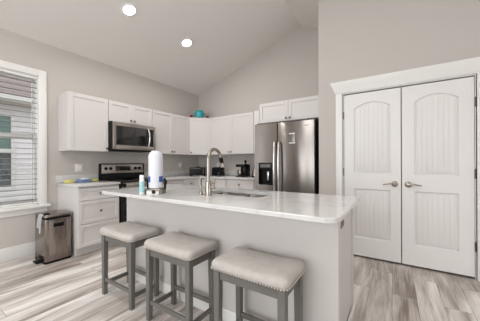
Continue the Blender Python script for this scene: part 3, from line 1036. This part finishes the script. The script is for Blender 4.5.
# undermount double bowl sink
c = thing('kitchen_sink', 'stainless double-bowl sink set into the island top', 'sink', ((SX0 + SX1) / 2, (SY0 + SY1) / 2, .66))
O = tuple(c.location)
xm = (SX0 + SX1) / 2
for (x0, x1) in ((SX0 - .006, xm - .012), (xm + .012, SX1 + .006)):
    b = NB()
    w_, d_ = x1 - x0, SY1 - SY0 + .012
    cx, cy = (x0 + x1) / 2, (SY0 + SY1) / 2
    lps = []
    for z, ins in ((.884, -.008), (.884, 0), (.878, .003), (.70, .008), (.685, .014), (.678, .030)):
        lps.append([(p[0], p[1], z) for p in rrect(w_ - 2 * ins, d_ - 2 * ins, .05, 6, cx, cy)])
    loft(b, lps, False, True)
    lps = [[(p[0], p[1], z) for p in rrect(w_ - 2 * i, d_ - 2 * i, .05, 6, cx, cy)] for z, i in ((.884, -.008), (.87, -.006), (.675, -.002), (.668, .02))]
    loft(b, lps, False, True)
    bo = obj('bowl', at(c, b, O), 'sink', c, smooth=50)
    b = NB(); lathe(b, [(.040, .679), (.040, .682), (.030, .6815), (.026, .680), (0, .680)], (cx, cy, 0), 'z', 24)
    obj('drain', at(c, b, O), 'nickel', bo)
b = NB(); box(b, xm - .013, xm + .013, SY0, SY1, .862, .876, .003)
obj('divider', at(c, b, O), 'sink', c)

# pull-down faucet
fx, fy, fzz = 2.66, -2.72, .914
c = thing('kitchen_faucet', 'tall brushed nickel gooseneck pull-down faucet beside the sink', 'faucet', (fx, fy, fzz))
b = NB(); lathe(b, [(.030, 0), (.030, .006), (.0265, .010), (.0255, .11), (.022, .122), (.0, .124)], (0, 0, 0), 'z', 24)
obj('base', b, 'nickel', c, smooth=40)
b = NB()
pts = [(0, 0, .11), (0, 0, .20), (0, 0, .300)]
R = .083
for k in range(1, 15):
    a = PI * k / 14 * .93
    pts.append((0, R - R * math.cos(a), .300 + R * math.sin(a)))
tube(b, pts, .0138, 16)
obj('gooseneck', b, 'nickel', c, smooth=60)
pe, pd = Vector(pts[-1]), (Vector(pts[-1]) - Vector(pts[-2])).normalized()
b = NB(); tube(b, [pe, pe + pd * .006, pe + pd * .015, pe + pd * .052], [.0150, .0175, .0175, .018], 16)
obj('hose_collar', b, 'black', c, smooth=60)
b = NB(); tube(b, [pe + pd * .050, pe + pd * .065, pe + pd * .088], [.0180, .0190, .023], 16)
obj('spray_head', b, 'nickel', c, smooth=60)
b = NB()
lathe(b, [(.012, .0), (.012, .035), (.010, .042), (0, .043)], (.022, 0, .070), 'x', 14)
tube(b, [(.055, 0, .070), (.066, -.004, .100), (.070, -.006, .150)], [.007, .0065, .005], 10)
obj('lever', b, 'nickel', c, smooth=60)
# soap dispenser
c = thing('soap_dispenser', 'slim brushed nickel soap dispenser left of the faucet', 'soap dispenser', (2.575, -2.715, .914))
b = NB(); lathe(b, [(.022, 0), (.022, .005), (.014, .010), (.012, .035), (.0075, .040), (.0070, .125), (.010, .128), (.010, .142), (0, .145)], (0, 0, 0), 'z', 18)
obj('pump', b, 'nickel', c, smooth=50)
b = NB(); tube(b, [(0, 0, .135), (.004, .020, .136), (.006, .034, .131)], .0045, 10)
obj('spout', b, 'nickel', c, smooth=60)
# outlet on the island end
c = thing('wall_outlet', 'narrow taupe outlet on the end of the island', 'outlet', (BX1 + .0005, -2.650, .835))
b = NB(); box(b, 0, .010, -.035, .035, -.050, .050, .003)
obj('plate', b, 'taupe', c)
b = NB(); box(b, .012, .0165, -.017, .017, -.034, -.006, .002); box(b, .012, .0165, -.017, .017, .006, .034, .002)
obj('socket', b, 'taupe', c)

# ------------------------------------------------------------------ things on the island
tx, ty = 2.172, -2.860
c = thing('paper_towel_stand', 'low steel stand base under the wrapped white paper towel roll', 'stand', (tx, ty, .914), .58)
b = NB(); lps = [[(p[0], p[1], z) for p in rrect(.158 - 2 * i, .134 - 2 * i, .03)] for z, i in ((0, 0), (.040, 0), (.046, .004), (.048, .010))]
loft(b, lps)
obj('base', b, 'sink', c, smooth=40)
b = NB(); lathe(b, [(.017, 0), (.017, .004), (0, .005)], (.006, -.0670, .022), '-y', 16)
obj('button', b, 'black', c)
for s in (-1, 1):
    b = NB(); tube(b, [(s * .074, .02, .040), (s * .078, .02, .10), (s * .074, .02, .135)], [.010, .011, .008], 10)
    obj('side_arm', b, 'black', c, smooth=60)
c = thing('paper_towel_roll', 'tall white plastic-wrapped paper towel roll with blue print', 'paper towel', (tx, ty, .963), .58)
b = NB()
prof = [(.052, 0), (.059, .006), (.060, .05), (.060, .283), (.058, .290), (.048, .308), (.033, .325), (.029, .328), (0, .330)]
t = NB(); lathe(t, prof, (0, 0, 0), 'z', 32)
for v in t.verts:   # wrinkles of the gathered wrap
    a = math.atan2(v.co.y, v.co.x)
    k = max(0.0, (v.co.z - .285) / .06)
    v.co.x *= 1 + .10 * k * math.sin(7 * a); v.co.y *= 1 + .10 * k * math.sin(7 * a)
merge(b, t)
obj('wrap', b, 'paper', c, smooth=24)
for a0, a1 in ((-2.75, -2.02), (-.78, .12)):
    t = NB()
    n = 8
    for r0, in ((.0648,),):
        q = [[t.verts.new((r * math.cos(a0 + (a1 - a0) * k / n), r * math.sin(a0 + (a1 - a0) * k / n), z)) for k in range(n + 1)] for r, z in ((.0590, .055), (.0612, .055), (.0612, .105), (.0590, .105))]
        for m_ in range(3):
            for k in range(n): t.faces.new((q[m_][k], q[m_][k + 1], q[m_ + 1][k + 1], q[m_ + 1][k]))
    obj('blue_label', t, 'blue', c)
c = thing('spray_bottle', 'slim white and aqua bottle beside the paper towel roll', 'bottle', (2.124, -2.964, .914))
b = NB(); lathe(b, [(.018, 0), (.021, .004), (.021, .118), (.017, .128), (.0, .130)], (0, 0, 0), 'z', 20)
obj('bottle_body', b, 'white', c, smooth=40)
b = NB(); lathe(b, [(.0205, .02), (.0216, .021), (.0216, .112), (.0205, .113)], (0, 0, 0), 'z', 20)
obj('label_wrap', b, 'aqua', c, smooth=40)
b = NB(); lathe(b, [(.017, .128), (.0185, .130), (.0185, .160), (.015, .166), (0, .167)], (0, 0, 0), 'z', 20)
obj('cap', b, 'white', c, smooth=40)

# ------------------------------------------------------------------ stools
SW, SDp, SZ = .470, .286, .550
def make_stool(label):
    r = thing('saddle_stool', label, 'stool', (0, 0, 0), 0, 'grey saddle stools along the island')
    def sad(x): return .013 * (2 * x / SW) ** 2
    # cushion
    b = NB()
    w, d = SW + .010, SDp + .012
    prof = [(.008, .0), (.001, .002), (-.003, .010), (-.005, .020), (-.003, .030), (.003, .039), (.012, .046), (.026, .051), (.045, .054), (.075, .056), (.11, .058), (.135, .058)]
    lps = []
    for ins, z in prof:
        rr = max(.032 - ins * .6, .006)
        k = z / .058
        lps.append([(p[0], p[1], z + sad(p[0]) * k) for p in rrect(w - 2 * ins, d - 2 * ins, rr, 6)])
    # dense points along the long sides so the saddle curves
    def dens(lp):
        out = []
        n = len(lp)
        for i in range(n):
            a, c2 = Vector(lp[i]), Vector(lp[(i + 1) % n])
            out.append(tuple(a))
            if (c2 - a).length > .1 or i in (6, 13, 20, 27):
                for q in range(1, 10):
                    p = a.lerp(c2, q / 10)
                    out.append(tuple(p))
        return out
    L2 = []
    for (ins, z), lp in zip(prof, lps):
        k = z / .058
        L2.append([(p[0], p[1], z + sad(p[0]) * k) for p in dens([(q[0], q[1], z) for q in lp])])
    loft(b, L2)
    bmesh.ops.translate(b, verts=b.verts[:], vec=(0, 0, SZ))
    cu = obj('cushion', b, 'fabric', r, smooth=80)
    # nailheads round the bottom edge of the upholstery
    b = NB()
    per = rrect(w + .013, d + .013, .034, 4)
    P = [Vector((p[0], p[1], 0)) for p in per]
    step, acc = .0165, 0
    for i in range(len(P)):
        a, c2 = P[i], P[(i + 1) % len(P)]
        L_ = (c2 - a).length
        s = -acc
        while s + step <= L_:
            s += step
            q = a.lerp(c2, s / L_)
            t = NB(); bmesh.ops.create_icosphere(t, subdivisions=1, radius=.0052)
            merge(b, t, Matrix.Translation((q.x, q.y, SZ + .007)))
        acc = L_ - s
    obj('nailhead_trim', b, 'nail', cu, smooth=80)
    # legs
    lw = .042
    lx, ly = SW / 2 - lw / 2 - .006, SDp / 2 - lw / 2 - .006
    for sx in (-1, 1):
        for sy in (-1, 1):
            b = NB()
            t0, t1 = lw / 2, .0175
            lps = []
            for z, h_ in ((0, t1), (.25, .0195), (.42, t0), (SZ - .002, t0)):
                ox = sx * (lx + (t0 - h_) * .5)
                oy = sy * (ly + (t0 - h_) * .5)
                lps.append([(ox + h_, oy + h_, z), (ox - h_, oy + h_, z), (ox - h_, oy - h_, z), (ox + h_, oy - h_, z)])
            loft(b, lps)
            bmesh.ops.bevel(b, geom=b.edges[:], offset=.003, segments=1, affect='EDGES')
            obj('leg', b, 'stoolwood', r)
    # aprons
    for sy in (-1, 1):
        b = NB(); box(b, -lx, lx, sy * ly - .011, sy * ly + .011, SZ - .062, SZ - .002, .002, 1)
        obj('apron', b, 'stoolwood', r)
    for sx in (-1, 1):
        b = NB(); box(b, sx * lx - .011, sx * lx + .011, -ly, ly, SZ - .062, SZ - .002, .002, 1)
        obj('apron', b, 'stoolwood', r)
    # stretchers
    for sy, z in ((-1, .135), (1, .150)):
        b = NB(); box(b, -lx, lx, sy * ly - .010, sy * ly + .010, z - .016, z + .016, .003, 1)
        obj('stretcher', b, 'stoolwood', r)
    for sx in (-1, 1):
        b = NB(); box(b, sx * lx - .010, sx * lx + .010, -ly, ly, .085, .117, .003, 1)
        obj('stretcher', b, 'stoolwood', r)
    return r
st = make_stool('grey upholstered saddle stool nearest the steel trash can')
st.location = (1.945, -2.962, 0)
copy_tree(st, (2.592, -2.962, 0), 0, 'grey upholstered saddle stool standing between the other two')
copy_tree(st, (3.252, -2.962, 0), 0, 'grey upholstered saddle stool nearest the pantry doors, largest in view')

# ------------------------------------------------------------------ trash can and cloth
tc0 = (.36, -3.008, 0)
c = thing('trash_can', 'stainless step trash can under the window beside the drawers', 'trash can', tc0)
w_, d_ = .34, .275
b = NB()
lps = [[(p[0], p[1], z) for p in rrect(w_ - 2 * i, d_ - 2 * i, .028, 5)] for z, i in ((.022, .002), (.026, 0), (.520, 0))]
loft(b, lps)
obj('can_body', b, 'steel_can', c, smooth=40)
b = NB(); loft(b, [[(p[0], p[1], z) for p in rrect(w_ - 2 * i + .006, d_ - 2 * i + .006, .03, 5)] for z, i in ((0, .003), (.003, 0), (.022, 0), (.024, .004))])
obj('base_ring', b, 'black', c, smooth=40)
b = NB(); loft(b, [[(p[0], p[1], z) for p in rrect(w_ - 2 * i, d_ - 2 * i, .028, 5)] for z, i in ((.520, .004), (.545, .004))])
obj('rim', b, 'black', c, smooth=40)
b = NB(); loft(b, [[(p[0], p[1], z) for p in rrect(w_ - 2 * i, d_ - 2 * i, .028, 5)] for z, i in ((.545, 0), (.566, 0), (.572, .004), (.573, .012))])
obj('lid', b, 'steel_can', c, smooth=40)
# bowed front panel with a dark grip
b = NB()
n = 12
loop0, loop1 = [], []
fl, fl2 = [], []
for k in range(n + 1):
    u = -1 + 2 * k / n
    fl.append((w_ / 2 - .002 + .017 * (1 - u * u), u * (d_ / 2 - .03)))
for z, lp in ((.03, fl), (.505, fl)):
    pass
prism(b, fl + [(w_ / 2 - .004, d_ / 2 - .03), (w_ / 2 - .004, -d_ / 2 + .03)], 'z', .030, .505)
obj('front_panel', b, 'steel_can', c, smooth=60)
b = NB(); box(b, w_ / 2 + .004, w_ / 2 + .0185, -.058, .048, .425, .470, .004)
obj('grip', b, 'black', c)
b = NB()
box(b, -.045, .075, -d_ / 2 - .055, -d_ / 2 + .002, .004, .022, .006)
box(b, -.035, .065, -d_ / 2 - .008, -d_ / 2 + .001, .022, .075, .004)
obj('pedal', b, 'black', c)
c = thing('dish_cloth', 'white cloth draped over the corner of the steel trash can', 'cloth', (.36, -3.008, .575))
b = NB()
t = NB()
# draped sheet: lies on the lid, bends over the edge, hangs down with folds
xs = [-.005 + .125 * i / 12 for i in range(13)]
path = [(-.055, .0)] + [(-.085 - .01 * k, .0) for k in range(5)] + [(-.1380, -.003), (-.1445, -.010), (-.1475, -.022)] + [(-.149 - .001 * k, -.035 - .016 * k) for k in range(9)]
V = []
for i, x in enumerate(xs):
    row = []
    for j, (yy, zz) in enumerate(path):
        hang = max(0.0, -zz)
        fold = .006 * math.sin(i * 1.25) * min(1, hang / .06)
        zz2 = zz - (hang * .35 if i > 8 else 0) + .002
        row.append(t.verts.new((x + .10 * 0 - hang * .10, yy - abs(fold) - .001, zz2)))
    V.append(row)
for i in range(len(xs) - 1):
    for j in range(len(path) - 1):
        t.faces.new((V[i][j], V[i + 1][j], V[i + 1][j + 1], V[i][j + 1]))
r_ = bmesh.ops.solidify(t, geom=t.faces[:], thickness=-.003)
merge(b, t)
obj('cloth_sheet', b, 'cloth', c, smooth=80)

# ------------------------------------------------------------------ left counter sundries
def sponge(name, label, cat, loc, rz, w, d, h, material, tilt=0.0):
    b = NB()
    lps = [[(p[0], p[1], z) for p in rrect(w - 2 * i, d - 2 * i, .018, 5)] for z, i in ((0, .004), (.004, 0), (h - .006, 0), (h, .006))]
    loft(b, lps)
    o = obj(name, b, material, None, smooth=50)
    o.location = loc
    o.rotation_euler = (0, 0, rz)
    return tag(o, label, cat)
sponge('sponge', 'yellow sponge at the window end of the left countertop', 'sponge', (.17, -2.758, .914), .3, .105, .09, .040, 'yellow')
sponge('sponge', 'yellow-green sponge on the countertop right beside the range', 'sponge', (.10, -2.400, .914), .2, .10, .07, .036, 'lime')
c = thing('folded_cloth', 'blue folded cloth bundle between the two yellow sponges', 'cloth', (.26, -2.622, .914), .15)
b = NB()
t = NB()
for k, (ww, dd_, z0, h_) in enumerate(((.17, .16, 0, .016), (.165, .15, .016, .016), (.15, .14, .032, .016))):
    loft(t, [[(p[0] + .004 * k, p[1], z) for p in rrect(ww - 2 * i, dd_ - 2 * i, .03, 5)] for z, i in ((z0, .006), (z0 + .004, 0), (z0 + h_ - .004, 0), (z0 + h_, .006))])
merge(b, t)
obj('folds', b, 'bluecloth', c, smooth=50)
b = NB(); loft(b, [[(p[0], p[1], z) for p in rrect(.09, .075, .03, 5, .01, .01)] for z in (.048, .058)])
obj('white_patch', b, 'cloth', c, smooth=50)

# ------------------------------------------------------------------ outlets on the walls
def outlet(label, loc, rz, gang=1):
    c = thing('wall_outlet', label, 'outlet', loc, rz)
    w = .075 + .034 * (gang - 1)
    b = NB(); box(b, -w / 2, w / 2, -.007, 0, -.06, .06, .003)
    obj('plate', b, 'outlet', c)
    for k in range(gang):
        x = (k - (gang - 1) / 2) * .036
        b = NB(); box(b, x - .016, x + .016, -.010, -.006, -.034, .034, .002)
        obj('socket', b, 'white', c)
    return c
outlet('white double outlet plate on the wall left of the range', (0.0, -2.571, 1.118), UA, 2)
p = outlet('white outlet with a plug, near the corner left of the toaster oven', (0.0, -.592, 1.138), UA, 1)
b = NB(); box(b, .004, .028, -.045, -.010, -.005, .022, .004); tube(b, [(.016, -.04, .015), (.020, -.052, .05), (.020, -.040, .10)], .004, 8)
obj('plug', b, 'white', p)
outlet('white outlet on the back wall behind the faucet spout', (.60, 0, 1.125), 0, 1)

# ------------------------------------------------------------------ small appliances on the corner counter
# toaster oven in the corner
c = thing('toaster_oven', 'wide black toaster oven in the corner of the counter', 'toaster oven', (.425, -.480, .914), math.radians(38))
b = NB(); box(b, -.205, .205, -.13, .13, .015, .205, .012)
for x in (-.17, .17):
    for y in (-.10, .10): box(b, x - .015, x + .015, y - .015, y + .015, 0, .018)
obj('body', b, 'black', c)
b = NB(); box(b, -.195, .110, -.137, -.128, .035, .175, .004)
d = obj('glass_door', b, 'dark', c)
b = NB(); tube(b, [(-.17, -.155, .178), (.085, -.155, .178)], .007, 10); box(b, -.175, -.160, -.156, -.13, .172, .184); box(b, .075, .09, -.156, -.13, .172, .184)
obj('handle', b, 'knob', d)
for z in (.065, .11, .155):
    b = NB(); lathe(b, [(.017, 0), (.017, .006), (.013, .02), (0, .021)], (.155, -.13, z), '-y', 16)
    obj('control_knob', b, 'knob', c)
b = NB(); box(b, -.05, .07, -.06, .06, .205, .222, .008)
obj('top_tray', b, 'dark', c)
for ch in list(c.children):
    for o_ in [ch] + list(ch.children): o_.data.transform(Matrix.Diagonal((.80, .86, .86, 1)))
# black toaster
c = thing('toaster', 'small black two-slot toaster on the counter behind the faucet', 'toaster', (.86, -.33, .914), .1)
b = NB()
lps = [[(p[0], p[1], z) for p in rrect(.25 - 2 * i, .16 - 2 * i, .035, 6)] for z, i in ((.010, .006), (.02, 0), (.155, .004), (.172, .012), (.178, .026))]
loft(b, lps)
for x in (-.09, .09):
    for y in (-.05, .05): box(b, x - .012, x + .012, y - .012, y + .012, 0, .014)
obj('body', b, 'black', c, smooth=40)
for y in (-.028, .028):
    b = NB(); box(b, -.085, .085, y - .012, y + .012, .176, .181, .002)
    obj('slot', b, 'dark', c)
b = NB(); box(b, .122, .150, -.018, .018, .10, .118, .004)
obj('lever', b, 'knob', c)
b = NB(); lathe(b, [(.016, 0), (.015, .012), (0, .013)], (.06, -.079, .06), '-y', 14)
obj('dial', b, 'knob', c)
# coffee maker
c = thing('coffee_maker', 'black and steel drip coffee maker near the refrigerator', 'coffee maker', (1.50, -.36, .914), 0)
b = NB()
box(b, -.12, .12, -.14, .12, 0, .030, .008)
box(b, -.01, .12, -.10, .12, .028, .300, .010)
box(b, -.13, .12, -.13, .12, .235, .300, .010)
obj('body', b, 'black', c)
b = NB(); lathe(b, [(.050, .032), (.058, .04), (.060, .12), (.045, .165), (.048, .180), (0, .182)], (-.062, -.03, 0), 'z', 24)
cf = obj('carafe', b, 'nickel', c, smooth=50)
b = NB(); tube(b, [(-.085, -.085, .155), (-.095, -.120, .14), (-.095, -.122, .08), (-.085, -.086, .06)], .008, 8)
obj('carafe_handle', b, 'black', cf)
b = NB(); box(b, .020, .105, -.103, -.098, .10, .22, .002)
obj('front_panel', b, 'blackglass', c)
b = NB(); lathe(b, [(.030, .300), (.036, .306), (.036, .312), (.014, .316), (.010, .33), (.028, .345), (.034, .372), (.024, .395), (0, .402)], (.055, .01, 0), 'z', 20)
obj('lid_knob', b, 'black', c, smooth=50)
# dark kettle half hidden by the side panel
for ch in list(c.children):
    for o_ in [ch] + list(ch.children): o_.data.transform(Matrix.Diagonal((.82, .82, .80, 1)))
c = thing('kettle', 'dark metal kettle half hidden beside the refrigerator panel', 'kettle', (1.78, -.38, .914), 0)
b = NB(); lathe(b, [(.050, 0), (.070, .006), (.072, .03), (.062, .10), (.048, .150), (.040, .158), (0, .165)], (0, 0, 0), 'z', 24)
obj('body', b, 'nickel', c, smooth=50)
b = NB(); lathe(b, [(.074, 0), (.076, .004), (.076, .022), (.072, .026)], (0, 0, 0), 'z', 24)
obj('base_plate', b, 'black', c)
b = NB(); lathe(b, [(.040, .158), (.030, .172), (.010, .178), (.010, .190), (.014, .196), (0, .204)], (0, 0, 0), 'z', 18)
obj('lid', b, 'black', c)
b = NB(); tube(b, [(.045, 0, .155), (.095, 0, .165), (.108, 0, .11), (.070, 0, .045)], .010, 10)
obj('handle', b, 'black', c)
b = NB(); tube(b, [(-.058, 0, .10), (-.082, 0, .125), (-.098, 0, .150)], [.016, .011, .008], 10)
obj('spout', b, 'nickel', c)

# ------------------------------------------------------------------ on top of the corner cabinet
c = thing('teal_pot', 'round teal pot with handle on top of the corner cabinet', 'pot', (.392, -.392, UT), PI / 4)
b = NB(); lathe(b, [(.060, 0), (.090, .01), (.105, .06), (.104, .115), (.086, .145), (.078, .155), (.082, .166), (.070, .164), (.064, .15), (0, .145)], (0, 0, 0), 'z', 28)
pb = obj('pot_body', b, 'teal', c, smooth=50)
b = NB(); tube(b, [(.085, 0, .11), (.125, 0, .115), (.130, 0, .07), (.092, 0, .045)], .009, 10)
obj('handle', b, 'teal', c, smooth=60)
b = NB(); lathe(b, [(.030, 0), (.030, .004), (.010, .008), (0, .008)], (.030, -.088, .085), '-y', 16)
obj('dark_spot', b, 'tealdark', pb, smooth=40)
for s, lab in ((-1, 'small dark red cup on the corner cabinet, on the range side of the teal pot'), (1, 'small dark red cup on the corner cabinet, on the refrigerator side of the teal pot')):
    b = NB(); lathe(b, [(.022, 0), (.028, .004), (.034, .062), (.030, .062), (.024, .008), (0, .006)], (0, 0, 0), 'z', 18)
    o = obj('cup', b, 'red', None, smooth=50)
    o.location = (.392 + s * .122, -.392 + s * .122, UT)
    tag(o, lab, 'cup', 'dark red cups on the corner cabinet')

# ------------------------------------------------------------------ recessed ceiling lights
def downlight(label, y):
    x = 1.073
    c = thing('recessed_light', label, 'light', (x, y, ceil_z(x)), 0, 'recessed lights in the vaulted ceiling')
    c.rotation_euler = (0, -math.atan(SL), 0)
    b = NB(); lathe(b, [(.092, .0), (.092, -.006), (.070, -.010), (.066, -.002)], (0, 0, 0), 'z', 32)
    obj('trim_ring', b, 'white', c, smooth=40)
    b = NB(); lathe(b, [(0, -.0075), (.030, -.0072), (.068, -.006), (.068, -.001)], (0, 0, 0), 'z', 32)
    obj('lens', b, 'lens', c, smooth=40)
    return c
downlight('glowing recessed ceiling light nearer the window', -2.423)
downlight('glowing recessed ceiling light nearer the back wall', -1.415)
